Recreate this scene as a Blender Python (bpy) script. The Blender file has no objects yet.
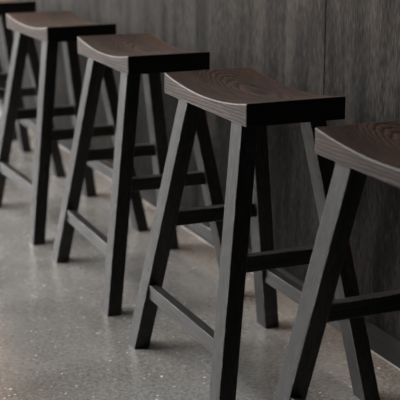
import bpy, bmesh, math, random
from mathutils import Vector, Matrix
random.seed(4)
scene = bpy.context.scene
col = scene.collection

# ------------------------------------------------------------------ helpers
def link(name, bm, mats, parent=None, smooth=False):
    me = bpy.data.meshes.new(name)
    bmesh.ops.recalc_face_normals(bm, faces=bm.faces)
    bm.to_mesh(me); bm.free()
    for m in (mats if isinstance(mats, (list, tuple)) else [mats]):
        me.materials.append(m)
    if smooth:
        for p in me.polygons: p.use_smooth = True
    ob = bpy.data.objects.new(name, me); col.objects.link(ob)
    if parent is not None: ob.parent = parent
    return ob

def box(bm, x0, x1, y0, y1, z0, z1, mi=0):
    v = [bm.verts.new((x, y, z)) for x in (x0, x1) for y in (y0, y1) for z in (z0, z1)]
    fs = []
    for q in ((0,1,3,2),(4,6,7,5),(0,4,5,1),(2,3,7,6),(0,2,6,4),(1,5,7,3)):
        f = bm.faces.new([v[i] for i in q]); f.material_index = mi; fs.append(f)
    return fs

def structure(ob):
    ob['kind'] = 'structure'; return ob

class NT:
    def __init__(self, name):
        self.m = bpy.data.materials.new(name); self.m.use_nodes = True
        self.t = self.m.node_tree; self.b = self.t.nodes['Principled BSDF']
    def n(self, typ, **kw):
        nd = self.t.nodes.new(typ)
        for k, v in kw.items():
            if k.startswith('i_'):
                key = k[2:].replace('_', ' '); nd.inputs[key].default_value = v
            else: setattr(nd, k, v)
        return nd
    def l(self, a, b): self.t.links.new(a, b)
    def ramp(self, fac, stops):
        r = self.n('ShaderNodeValToRGB'); e = r.color_ramp.elements
        while len(e) < len(stops): e.new(0.5)
        for q, (p, c) in zip(e, stops):
            q.position = p; q.color = (*c, 1) if len(c) == 3 else c
        self.l(fac, r.inputs[0]); return r

# ------------------------------------------------------------------ materials
def wood(name, dark, light, axis, rough=0.45, spec=0.5, rings=False, bump=0.25, worn=0.0, coat=0.0):
    t = NT(name)
    tc = t.n('ShaderNodeTexCoord'); oi = t.n('ShaderNodeObjectInfo')
    add = t.n('ShaderNodeVectorMath', operation='MULTIPLY_ADD')
    cb = t.n('ShaderNodeCombineXYZ')
    for i in range(3): t.l(oi.outputs['Random'], cb.inputs[i])
    add.inputs[1].default_value = (1, 1, 1)
    sc = t.n('ShaderNodeVectorMath', operation='SCALE'); sc.inputs['Scale'].default_value = 7.0
    t.l(cb.outputs[0], sc.inputs[0])
    t.l(tc.outputs['Object'], add.inputs[0]); t.l(sc.outputs[0], add.inputs[2])
    def stretch(s_long, s_cross):
        mp = t.n('ShaderNodeMapping')
        s = [s_cross]*3; s[axis] = s_long
        mp.inputs['Scale'].default_value = s
        t.l(add.outputs[0], mp.inputs[0]); return mp
    fine = t.n('ShaderNodeTexNoise', i_Scale=1.0, i_Detail=4.0, i_Roughness=0.6)
    t.l(stretch(9 if axis != 2 else 34, 240).outputs[0], fine.inputs['Vector'])
    pore = t.n('ShaderNodeTexNoise', i_Scale=1.0, i_Detail=2.0)
    t.l(stretch(14, 520).outputs[0], pore.inputs['Vector'])
    broad = t.n('ShaderNodeTexNoise', i_Scale=1.0, i_Detail=3.0, i_Distortion=0.4)
    t.l(stretch(2.2, 16).outputs[0], broad.inputs['Vector'])
    mixv = t.n('ShaderNodeMath', operation='MULTIPLY_ADD'); mixv.inputs[1].default_value = 0.6
    bb = t.n('ShaderNodeMath', operation='MULTIPLY'); bb.inputs[1].default_value = 0.4
    t.l(broad.outputs[0], bb.inputs[0])
    t.l(fine.outputs[0], mixv.inputs[0]); t.l(bb.outputs[0], mixv.inputs[2])
    val = mixv.outputs[0]
    if rings:
        wv = t.n('ShaderNodeTexWave', wave_type='RINGS', rings_direction='X', wave_profile='SAW',
                 i_Scale=76.0, i_Distortion=3.4, i_Detail=3.0, i_Detail_Scale=1.2)
        mp = t.n('ShaderNodeMapping')
        s = [1.0]*3; s[axis] = 0.16; mp.inputs['Scale'].default_value = s
        mp.inputs['Location'].default_value = (0.0, -0.02, -0.62)
        mp.inputs['Rotation'].default_value = (0.0, 0.05, 0.06)
        t.l(tc.outputs['Object'], mp.inputs[0]); t.l(mp.outputs[0], wv.inputs['Vector'])
        a2 = t.n('ShaderNodeMath', operation='MULTIPLY_ADD'); a2.inputs[1].default_value = 0.28
        m2 = t.n('ShaderNodeMath', operation='MULTIPLY'); m2.inputs[1].default_value = 0.72
        t.l(val, m2.inputs[0]); t.l(wv.outputs['Fac'], a2.inputs[0]); t.l(m2.outputs[0], a2.inputs[2])
        val = a2.outputs[0]
    r = t.ramp(val, [(0.40, dark), (0.50, [a*.65+b*.35 for a, b in zip(dark, light)]), (0.61, light)])
    cout = r.outputs[0]
    if worn > 0:   # small rubbed-through flecks
        w = t.n('ShaderNodeTexNoise', i_Scale=1.0, i_Detail=5.0, i_Roughness=0.7)
        t.l(stretch(25, 120).outputs[0], w.inputs['Vector'])
        wr = t.ramp(w.outputs[0], [(0.66, (0, 0, 0)), (0.74, (1, 1, 1))])
        mm = t.n('ShaderNodeMath', operation='MULTIPLY'); mm.inputs[1].default_value = worn
        t.l(wr.outputs[0], mm.inputs[0])
        mx = t.n('ShaderNodeMix', data_type='RGBA')
        t.l(mm.outputs[0], mx.inputs[0]); t.l(cout, mx.inputs[6]); mx.inputs[7].default_value = (0.20, 0.18, 0.165, 1)
        cout = mx.outputs[2]
    t.l(cout, t.b.inputs['Base Color'])
    rr = t.n('ShaderNodeMapRange'); rr.inputs['To Min'].default_value = rough+0.10; rr.inputs['To Max'].default_value = rough-0.08
    t.l(val, rr.inputs['Value']); t.l(rr.outputs[0], t.b.inputs['Roughness'])
    t.b.inputs['Specular IOR Level'].default_value = spec
    t.b.inputs['Coat Weight'].default_value = coat; t.b.inputs['Coat Roughness'].default_value = 0.35
    hs = t.n('ShaderNodeMath', operation='MULTIPLY_ADD'); hs.inputs[1].default_value = 0.5
    t.l(pore.outputs[0], hs.inputs[0]); t.l(val, hs.inputs[2])
    bp = t.n('ShaderNodeBump', i_Strength=bump, i_Distance=0.0012)
    t.l(hs.outputs[0], bp.inputs['Height']); t.l(bp.outputs[0], t.b.inputs['Normal'])
    return t.m

SEAT = wood('dark_seat_wood', (0.002, 0.0012, 0.0010), (0.108, 0.056, 0.036), 0, rough=0.45, spec=0.35, rings=True, bump=0.35, worn=0.25)
LEG  = wood('black_stained_leg_wood', (0.004, 0.004, 0.004), (0.042, 0.041, 0.041), 2, rough=0.43, spec=0.55, bump=0.4, worn=0.25)
RAIL = wood('black_stained_rail_wood', (0.004, 0.004, 0.004), (0.042, 0.041, 0.041), 0, rough=0.43, spec=0.55, bump=0.4, worn=0.2)
SIDE = wood('black_stained_side_rail_wood', (0.004, 0.004, 0.004), (0.042, 0.041, 0.041), 1, rough=0.43, spec=0.55, bump=0.4, worn=0.2)
END_SHADE = wood('end_grain_painted_shade', (0.004, 0.0035, 0.0035), (0.013, 0.011, 0.010), 1, rough=0.55, spec=0.25, bump=0.2)  # end grain darkened further; the unlit look of the seat ends is painted in
WORN = wood('rubbed_highlit_edge_wood', (0.02, 0.018, 0.016), (0.17, 0.15, 0.135), 0, rough=0.38, spec=0.6, bump=0.2)  # rubbed seat edges, lightened to paint in their highlight as well
WORNL_HI = wood('rubbed_highlit_leg_edge_wood', (0.015, 0.0145, 0.0145), (0.34, 0.33, 0.325), 2, rough=0.38, spec=0.6, bump=0.2)  # rubbed leg and rail edges, with a bright edge highlight painted in too
WALL = wood('dark_panel_wood', (0.002, 0.0018, 0.0017), (0.040, 0.0375, 0.035), 2, rough=0.6, spec=0.08, bump=0.6)
BASE = wood('dark_baseboard_wood', (0.014, 0.014, 0.0145), (0.030, 0.029, 0.029), 0, rough=0.5, spec=0.25, bump=0.15)

def plain(name, c, rough=0.6, metal=0.0, spec=0.4, noise=0.06):
    t = NT(name)
    tc = t.n('ShaderNodeTexCoord'); nz = t.n('ShaderNodeTexNoise', i_Scale=9.0, i_Detail=4.0)
    t.l(tc.outputs['Object'], nz.inputs['Vector'])
    r = t.ramp(nz.outputs[0], [(0.3, [k*(1-noise) for k in c]), (0.7, [min(1, k*(1+noise)) for k in c])])
    t.l(r.outputs[0], t.b.inputs['Base Color'])
    t.b.inputs['Roughness'].default_value = rough; t.b.inputs['Metallic'].default_value = metal
    t.b.inputs['Specular IOR Level'].default_value = spec
    return t.m
PLASTER = plain('dark_plaster', (0.045, 0.043, 0.041), 0.8)
FRAME = plain('black_window_frame', (0.02, 0.02, 0.02), 0.4)
SEAM = plain('panel_joint_backing', (0.012, 0.011, 0.011), 0.9)  # near-black backing board behind the open panel joints
STRIP = plain('brushed_floor_strip', (0.60, 0.60, 0.61), 0.45, 0.2)

def concrete():
    t = NT('polished_concrete')
    tc = t.n('ShaderNodeTexCoord'); P = tc.outputs['Object']
    big = t.n('ShaderNodeTexNoise', i_Scale=2.6, i_Detail=5.0, i_Roughness=0.6, i_Distortion=0.3)
    t.l(P, big.inputs['Vector'])
    r = t.ramp(big.outputs[0], [(0.30, (0.185, 0.168, 0.152)), (0.52, (0.275, 0.268, 0.256)), (0.75, (0.315, 0.311, 0.302))])
    mid = t.n('ShaderNodeTexNoise', i_Scale=80.0, i_Detail=5.0, i_Roughness=0.85); t.l(P, mid.inputs['Vector'])
    mr = t.ramp(mid.outputs[0], [(0.3, (0.35, 0.35, 0.35)), (0.7, (1.60, 1.59, 1.57))])
    mul = t.n('ShaderNodeMix', data_type='RGBA', blend_type='MULTIPLY'); mul.inputs[0].default_value = 1.0
    t.l(r.outputs[0], mul.inputs[6]); t.l(mr.outputs[0], mul.inputs[7])
    # sand grains and aggregate
    def specks(scale, size, prob, color, prev, strength=1.0):
        v = t.n('ShaderNodeTexVoronoi', i_Scale=scale); t.l(P, v.inputs['Vector'])
        lt = t.n('ShaderNodeMath', operation='LESS_THAN'); lt.inputs[1].default_value = size
        t.l(v.outputs['Distance'], lt.inputs[0])
        sp = t.n('ShaderNodeSeparateColor'); t.l(v.outputs['Color'], sp.inputs[0])
        l2 = t.n('ShaderNodeMath', operation='LESS_THAN'); l2.inputs[1].default_value = prob
        t.l(sp.outputs[0], l2.inputs[0])
        m = t.n('ShaderNodeMath', operation='MULTIPLY'); t.l(lt.outputs[0], m.inputs[0]); t.l(l2.outputs[0], m.inputs[1])
        m2 = t.n('ShaderNodeMath', operation='MULTIPLY'); m2.inputs[1].default_value = strength; t.l(m.outputs[0], m2.inputs[0])
        mx = t.n('ShaderNodeMix', data_type='RGBA'); t.l(m2.outputs[0], mx.inputs[0]); t.l(prev, mx.inputs[6])
        mx.inputs[7].default_value = (*color, 1); return mx.outputs[2]
    c = specks(330, 0.42, 0.14, (0.34, 0.33, 0.31), mul.outputs[2], 0.8)
    c = specks(300, 0.40, 0.14, (0.05, 0.05, 0.05), c, 0.7)
    c = specks(150, 0.30, 0.10, (0.42, 0.41, 0.39), c, 0.8)
    c = specks(90, 0.28, 0.035, (0.75, 0.74, 0.71), c)
    c = specks(40, 0.17, 0.04, (0.85, 0.84, 0.80), c)
    t.l(c, t.b.inputs['Base Color'])
    rn = t.n('ShaderNodeTexNoise', i_Scale=5.0, i_Detail=4.0); t.l(P, rn.inputs['Vector'])
    mp = t.n('ShaderNodeMapRange'); mp.inputs['To Min'].default_value = 0.20; mp.inputs['To Max'].default_value = 0.34
    t.l(rn.outputs[0], mp.inputs[0]); t.l(mp.outputs[0], t.b.inputs['Roughness'])
    t.b.inputs['Specular IOR Level'].default_value = 0.45
    bp = t.n('ShaderNodeBump', i_Strength=0.12, i_Distance=0.001)
    t.l(mid.outputs[0], bp.inputs['Height']); t.l(bp.outputs[0], t.b.inputs['Normal'])
    return t.m
CONC = concrete()

# ------------------------------------------------------------------ the room
X0, X1, Y0, YW, ZC = -18.0, 5.0, -3.6, 0.367, 5.2
def slab(name, mat, *b):
    bm = bmesh.new(); box(bm, *b); return structure(link(name, bm, mat))
slab('floor', CONC, X0-.2, X1+.2, Y0-.2, YW+.2, -0.1, 0)
slab('ceiling', PLASTER, X0-.2, X1+.2, Y0-.2, YW+.2, ZC, ZC+.1)
slab('wall_back', PLASTER, X0-.2, X0, Y0, YW+.15, 0, ZC)
slab('wall_front', PLASTER, X1, X1+.2, Y0, YW+.15, 0, ZC)
# panelled wall: veneer boards with open joints every 0.88 m, on a dark backing
bm = bmesh.new()
edges = [-0.287-0.88*k for k in range(-6, 21)]
edges = sorted([X0] + [e for e in edges if X0 < e < X1] + [X1])
for a, b in zip(edges[:-1], edges[1:]):
    n0 = len(bm.faces)
    box(bm, a+.0028, b-.0028, YW, YW+.016, 0.0, ZC, 0)
box(bm, X0, X1, YW+.016, YW+.15, 0, ZC, 1)
structure(link('wall_right', bm, [WALL, SEAM]))
bm = bmesh.new(); box(bm, X0, X1, YW-.007, YW-.0002, 0.0035, 0.074)
structure(link('baseboard_right', bm, BASE))
bm = bmesh.new(); box(bm, X0, X1, YW-.0085, YW-.0002, 0, 0.0035)
structure(link('trim_1', bm, STRIP))
# window wall on the other side of the room
wins = [(-15.0, -12.4), (-12.0, -9.4), (-9.0, -6.4), (-6.0, -3.4), (-3.0, -0.9)]
SILL, ZH = (1.3, 1.3, 1.3, 2.0, 2.0), 4.9
bm = bmesh.new()
box(bm, X0, X1, Y0-.2, Y0, ZH, ZC)
for (a, b), z in zip(wins, SILL): box(bm, a, b, Y0-.2, Y0, 0, z)
px = [X0] + [v for w in wins for v in w] + [X1]
for a, b in zip(px[0::2], px[1::2]): box(bm, a, b, Y0-.2, Y0, 0, ZH)
structure(link('wall_left', bm, PLASTER))
for i, (a, b) in enumerate(wins):
    bm = bmesh.new(); f = .05; ZS = SILL[i]
    box(bm, a, a+f, Y0-.12, Y0-.06, ZS, ZH); box(bm, b-f, b, Y0-.12, Y0-.06, ZS, ZH)
    box(bm, a+f, b-f, Y0-.12, Y0-.06, ZS, ZS+f); box(bm, a+f, b-f, Y0-.12, Y0-.06, ZH-f, ZH)
    m = (a+b)/2; box(bm, m-.02, m+.02, Y0-.12, Y0-.06, ZS+f, ZH-f)
    structure(link('window_%d' % (i+1), bm, FRAME))
    L = bpy.data.lights.new('daylight', 'AREA'); L.shape = 'RECTANGLE'; L.size = b-a-.1; L.size_y = ZH-ZS-.1
    L.energy = (560, 560, 500, 270, 205)[i]; L.color = (1.0, 0.985, 0.965)
    lo = bpy.data.objects.new('daylight', L); col.objects.link(lo)
    lo.location = ((a+b)/2, Y0-.03, (ZS+ZH)/2); lo.rotation_euler = (math.radians(90), 0, 0)

# ------------------------------------------------------------------ the stools
W, LEN, H, T, DIP = 0.2500, 0.4910, 0.742, 0.0535, 0.021
XS = -0.0015   # the legs sit a touch off centre
LX, LY, TX, TY, BX, BY = 0.0570, 0.0426, 0.1581, 0.0855, 0.2709, 0.1957
ZF, ZSR, RH, RT = 0.1680, 0.3629, 0.0385, 0.025
HL = H-T

def seat_mesh():
    bm = bmesh.new(); N, M = 40, 8
    def ztop(x): return H-DIP*(1-(2*x/LEN)**2)
    xs = [-LEN/2+LEN*i/N for i in range(N+1)]; ys = [-W/2+W*j/M for j in range(M+1)]
    top = [[bm.verts.new((x, y, ztop(x))) for y in ys] for x in xs]
    bot = [[bm.verts.new((x, y, HL)) for y in ys] for x in xs]
    for i in range(N):
        for j in range(M):
            bm.faces.new((top[i][j], top[i+1][j], top[i+1][j+1], top[i][j+1]))
            bm.faces.new((bot[i][j], bot[i][j+1], bot[i+1][j+1], bot[i+1][j]))
        bm.faces.new((top[i][0], bot[i][0], bot[i+1][0], top[i+1][0]))
        bm.faces.new((top[i][M], top[i+1][M], bot[i+1][M], bot[i][M]))
    for j in range(M):
        bm.faces.new((top[0][j], top[0][j+1], bot[0][j+1], bot[0][j]))
        bm.faces.new((top[N][j], bot[N][j], bot[N][j+1], top[N][j+1]))
    bmesh.ops.recalc_face_normals(bm, faces=bm.faces)
    sharp = [e for e in bm.edges if len(e.link_faces) == 2 and e.calc_face_angle() > 0.9]
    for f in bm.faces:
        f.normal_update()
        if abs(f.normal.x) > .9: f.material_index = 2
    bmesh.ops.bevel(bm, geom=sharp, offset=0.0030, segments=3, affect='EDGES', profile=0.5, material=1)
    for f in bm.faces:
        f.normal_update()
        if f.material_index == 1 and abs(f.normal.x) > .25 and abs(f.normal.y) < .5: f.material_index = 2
    return bm

def skew_leg(sx, sy):
    """Leg in its own frame: origin at its top, local z along the leg."""
    top = Vector((sx*TX+XS, sy*TY, HL)); foot = Vector((sx*BX+XS, sy*BY, 0))
    q = (top-foot).to_track_quat('Z', 'Y')
    zax = (top-foot).normalized(); xax = Vector((0, 1, 0)).cross(zax).normalized(); yax = zax.cross(xax)
    R = Matrix((xax, yax, zax)).transposed()
    bm = bmesh.new(); v = {}
    for k, c in ((0, foot), (1, top)):
        for a in (-1, 1):
            for b in (-1, 1):
                p = c+Vector((a*LX/2, b*LY/2, 0)); v[k, a, b] = bm.verts.new(R.inverted() @ (p-top))
    F = lambda *k: bm.faces.new([v[i] for i in k])
    F((0,-1,-1),(0,-1,1),(0,1,1),(0,1,-1)); F((1,-1,-1),(1,1,-1),(1,1,1),(1,-1,1))
    F((0,-1,-1),(0,1,-1),(1,1,-1),(1,-1,-1)); F((0,1,1),(0,-1,1),(1,-1,1),(1,1,1))
    F((0,-1,1),(0,-1,-1),(1,-1,-1),(1,-1,1)); F((0,1,-1),(0,1,1),(1,1,1),(1,1,-1))
    bmesh.ops.recalc_face_normals(bm, faces=bm.faces)
    up = [e for e in bm.edges if abs((e.verts[0].co-e.verts[1].co).length) > .3]
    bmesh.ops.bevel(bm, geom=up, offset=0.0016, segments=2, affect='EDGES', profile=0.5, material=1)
    return bm, top, R

def at(z, s, b, t): return s*(b+(t-b)*z/HL)

def rail_mesh(axis, s):
    """axis 0: long rail between the two legs of one long side; 1: short rail between front and rear leg. Ends butt the splayed legs."""
    bm = bmesh.new(); v = {}
    z0 = ZF if axis == 0 else ZSR
    for k in (-1, 1):
        for b in (-1, 1):
            for c in (-1, 1):
                z = z0+c*RH/2
                if axis == 0:
                    p = (XS+k*(at(z, 1, BX, TX)-LX/2+.0004), at(z0, s, BY, TY)+b*RT/2+(s*.003 if s < 0 else 0), z)
                else:
                    p = (XS+at(z0, s, BX, TX)+b*RT/2, k*(at(z, 1, BY, TY)-LY/2+.0004), z)
                v[k, b, c] = bm.verts.new(p)
    ctr = Vector((sum(x.co.x for x in v.values())/8, sum(x.co.y for x in v.values())/8, z0))
    for x in v.values(): x.co -= ctr
    F = lambda *k: bm.faces.new([v[i] for i in k])
    for k in (-1, 1): F((k,-1,-1),(k,-1,1),(k,1,1),(k,1,-1))
    for b in (-1, 1): F((-1,b,-1),(1,b,-1),(1,b,1),(-1,b,1))
    for c in (-1, 1): F((-1,-1,c),(1,-1,c),(1,1,c),(-1,1,c))
    bmesh.ops.recalc_face_normals(bm, faces=bm.faces)
    ed = [e for e in bm.edges if abs((e.verts[0].co-e.verts[1].co)[axis]) > .15]
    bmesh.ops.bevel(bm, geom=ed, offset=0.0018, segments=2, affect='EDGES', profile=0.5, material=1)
    return bm, ctr

def make_stool():
    root = bpy.data.objects.new('saddle_stool', None); col.objects.link(root)
    root.empty_display_size = .1
    s = link('seat', seat_mesh(), [SEAT, WORN, END_SHADE], root)
    for p in s.data.polygons: p.use_smooth = True
    s.data.set_sharp_from_angle(angle=math.radians(12))
    for sx in (-1, 1):
        for sy in (-1, 1):
            bm, top, R = skew_leg(sx, sy)
            o = link('leg', bm, [LEG, WORNL_HI], root)
            o.location = top; o.rotation_euler = R.to_euler()
    for sy in (-1, 1):
        bm, c = rail_mesh(0, sy); link('long_stretcher', bm, [RAIL, WORNL_HI], root).location = c
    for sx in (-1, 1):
        bm, c = rail_mesh(1, sx); link('short_stretcher', bm, [SIDE, WORNL_HI], root).location = c
    root['category'] = 'stool'; root['group'] = 'saddle stools along the panelled wall'
    return root

spots = [   # x, y, turn, label
    (0.0, 0.0, -0.0056, 'dark saddle stool in sharp focus at centre, its whole seat and front stretcher in view'),
    (0.7760, 0.0118, 0.0054, 'nearest dark saddle stool, its seat cut off by the right edge of the photo'),
    (-0.8035, 0.0232, -0.0197, 'brown-topped saddle stool directly behind the sharply focused centre stool'),
    (-1.5784, 0.0049, 0.0270, 'blurred saddle stool at upper left with a reddish-brown seat, third behind the nearest stool'),
    (-2.4854, -0.0162, 0.0, 'blurred stool at the top left corner, only the end of its seat and legs showing'),
    (-3.30, 0.0, 0.0, 'farthest stool, seat outside the photo, only bits of its legs showing at the left edge'),
]
proto = make_stool(); kids = list(proto.children)
for i, (x, y, a, lab) in enumerate(spots):
    if i == 0: r = proto
    else:
        r = proto.copy(); col.objects.link(r)
        for k in kids:
            c = k.copy(); col.objects.link(c); c.parent = r
            c.matrix_parent_inverse = k.matrix_parent_inverse.copy()
    r.location = (x, y, 0); r.rotation_euler = (0, 0, a); r['label'] = lab

# ------------------------------------------------------------------ added unseen warm lights
for x, y, z, e in [(-4.1, 0.22, 1.42, 8), (-5.4, 0.10, 1.45, 9), (-6.8, 0.10, 1.45, 10)]:  # unseen lights added for the floor's warm patch and warmer far seats
    L = bpy.data.lights.new('added_warm_light', 'POINT'); L.energy = e; L.color = (1.0, 0.62, 0.38); L.shadow_soft_size = .12
    lo = bpy.data.objects.new('added_warm_light', L); col.objects.link(lo); lo.location = (x, y, z)

# unseen warm strip light added along the wall above the stools to wash the boards
L = bpy.data.lights.new('added_warm_strip', 'AREA'); L.shape = 'RECTANGLE'; L.size = 11.0; L.size_y = 0.03
L.energy = 20; L.spread = math.radians(110); L.color = (1.0, 0.70, 0.50)
lo = bpy.data.objects.new('added_warm_strip', L); col.objects.link(lo); lo.location = (-4.6, 0.18, 1.16); lo.rotation_euler = (math.radians(40), 0, 0)

w = bpy.data.worlds.new('world'); scene.world = w; w.use_nodes = True
w.node_tree.nodes['Background'].inputs[0].default_value = (0.8, 0.9, 1.0, 1)
w.node_tree.nodes['Background'].inputs[1].default_value = 0.5

# ------------------------------------------------------------------ camera
cam = bpy.data.cameras.new('camera'); co = bpy.data.objects.new('camera', cam); col.objects.link(co)
co.location = (2.5573, -1.2443, 1.2056)
yaw, pit = 2.7309, -0.2594
d = Vector((math.cos(yaw)*math.cos(pit), math.sin(yaw)*math.cos(pit), math.sin(pit)))
co.rotation_euler = d.to_track_quat('-Z', 'Y').to_euler()
cam.sensor_width = 36; cam.sensor_fit = 'HORIZONTAL'; cam.lens = 1188.9/400*36
cam.clip_start = .05
cam.dof.use_dof = True; cam.dof.focus_distance = 2.75; cam.dof.aperture_fstop = 5.0
scene.camera = co
vs = scene.view_settings
vs.view_transform = 'Standard'; vs.look = 'None'; vs.gamma = 1; vs.use_curve_mapping = False; vs.exposure = 0.12
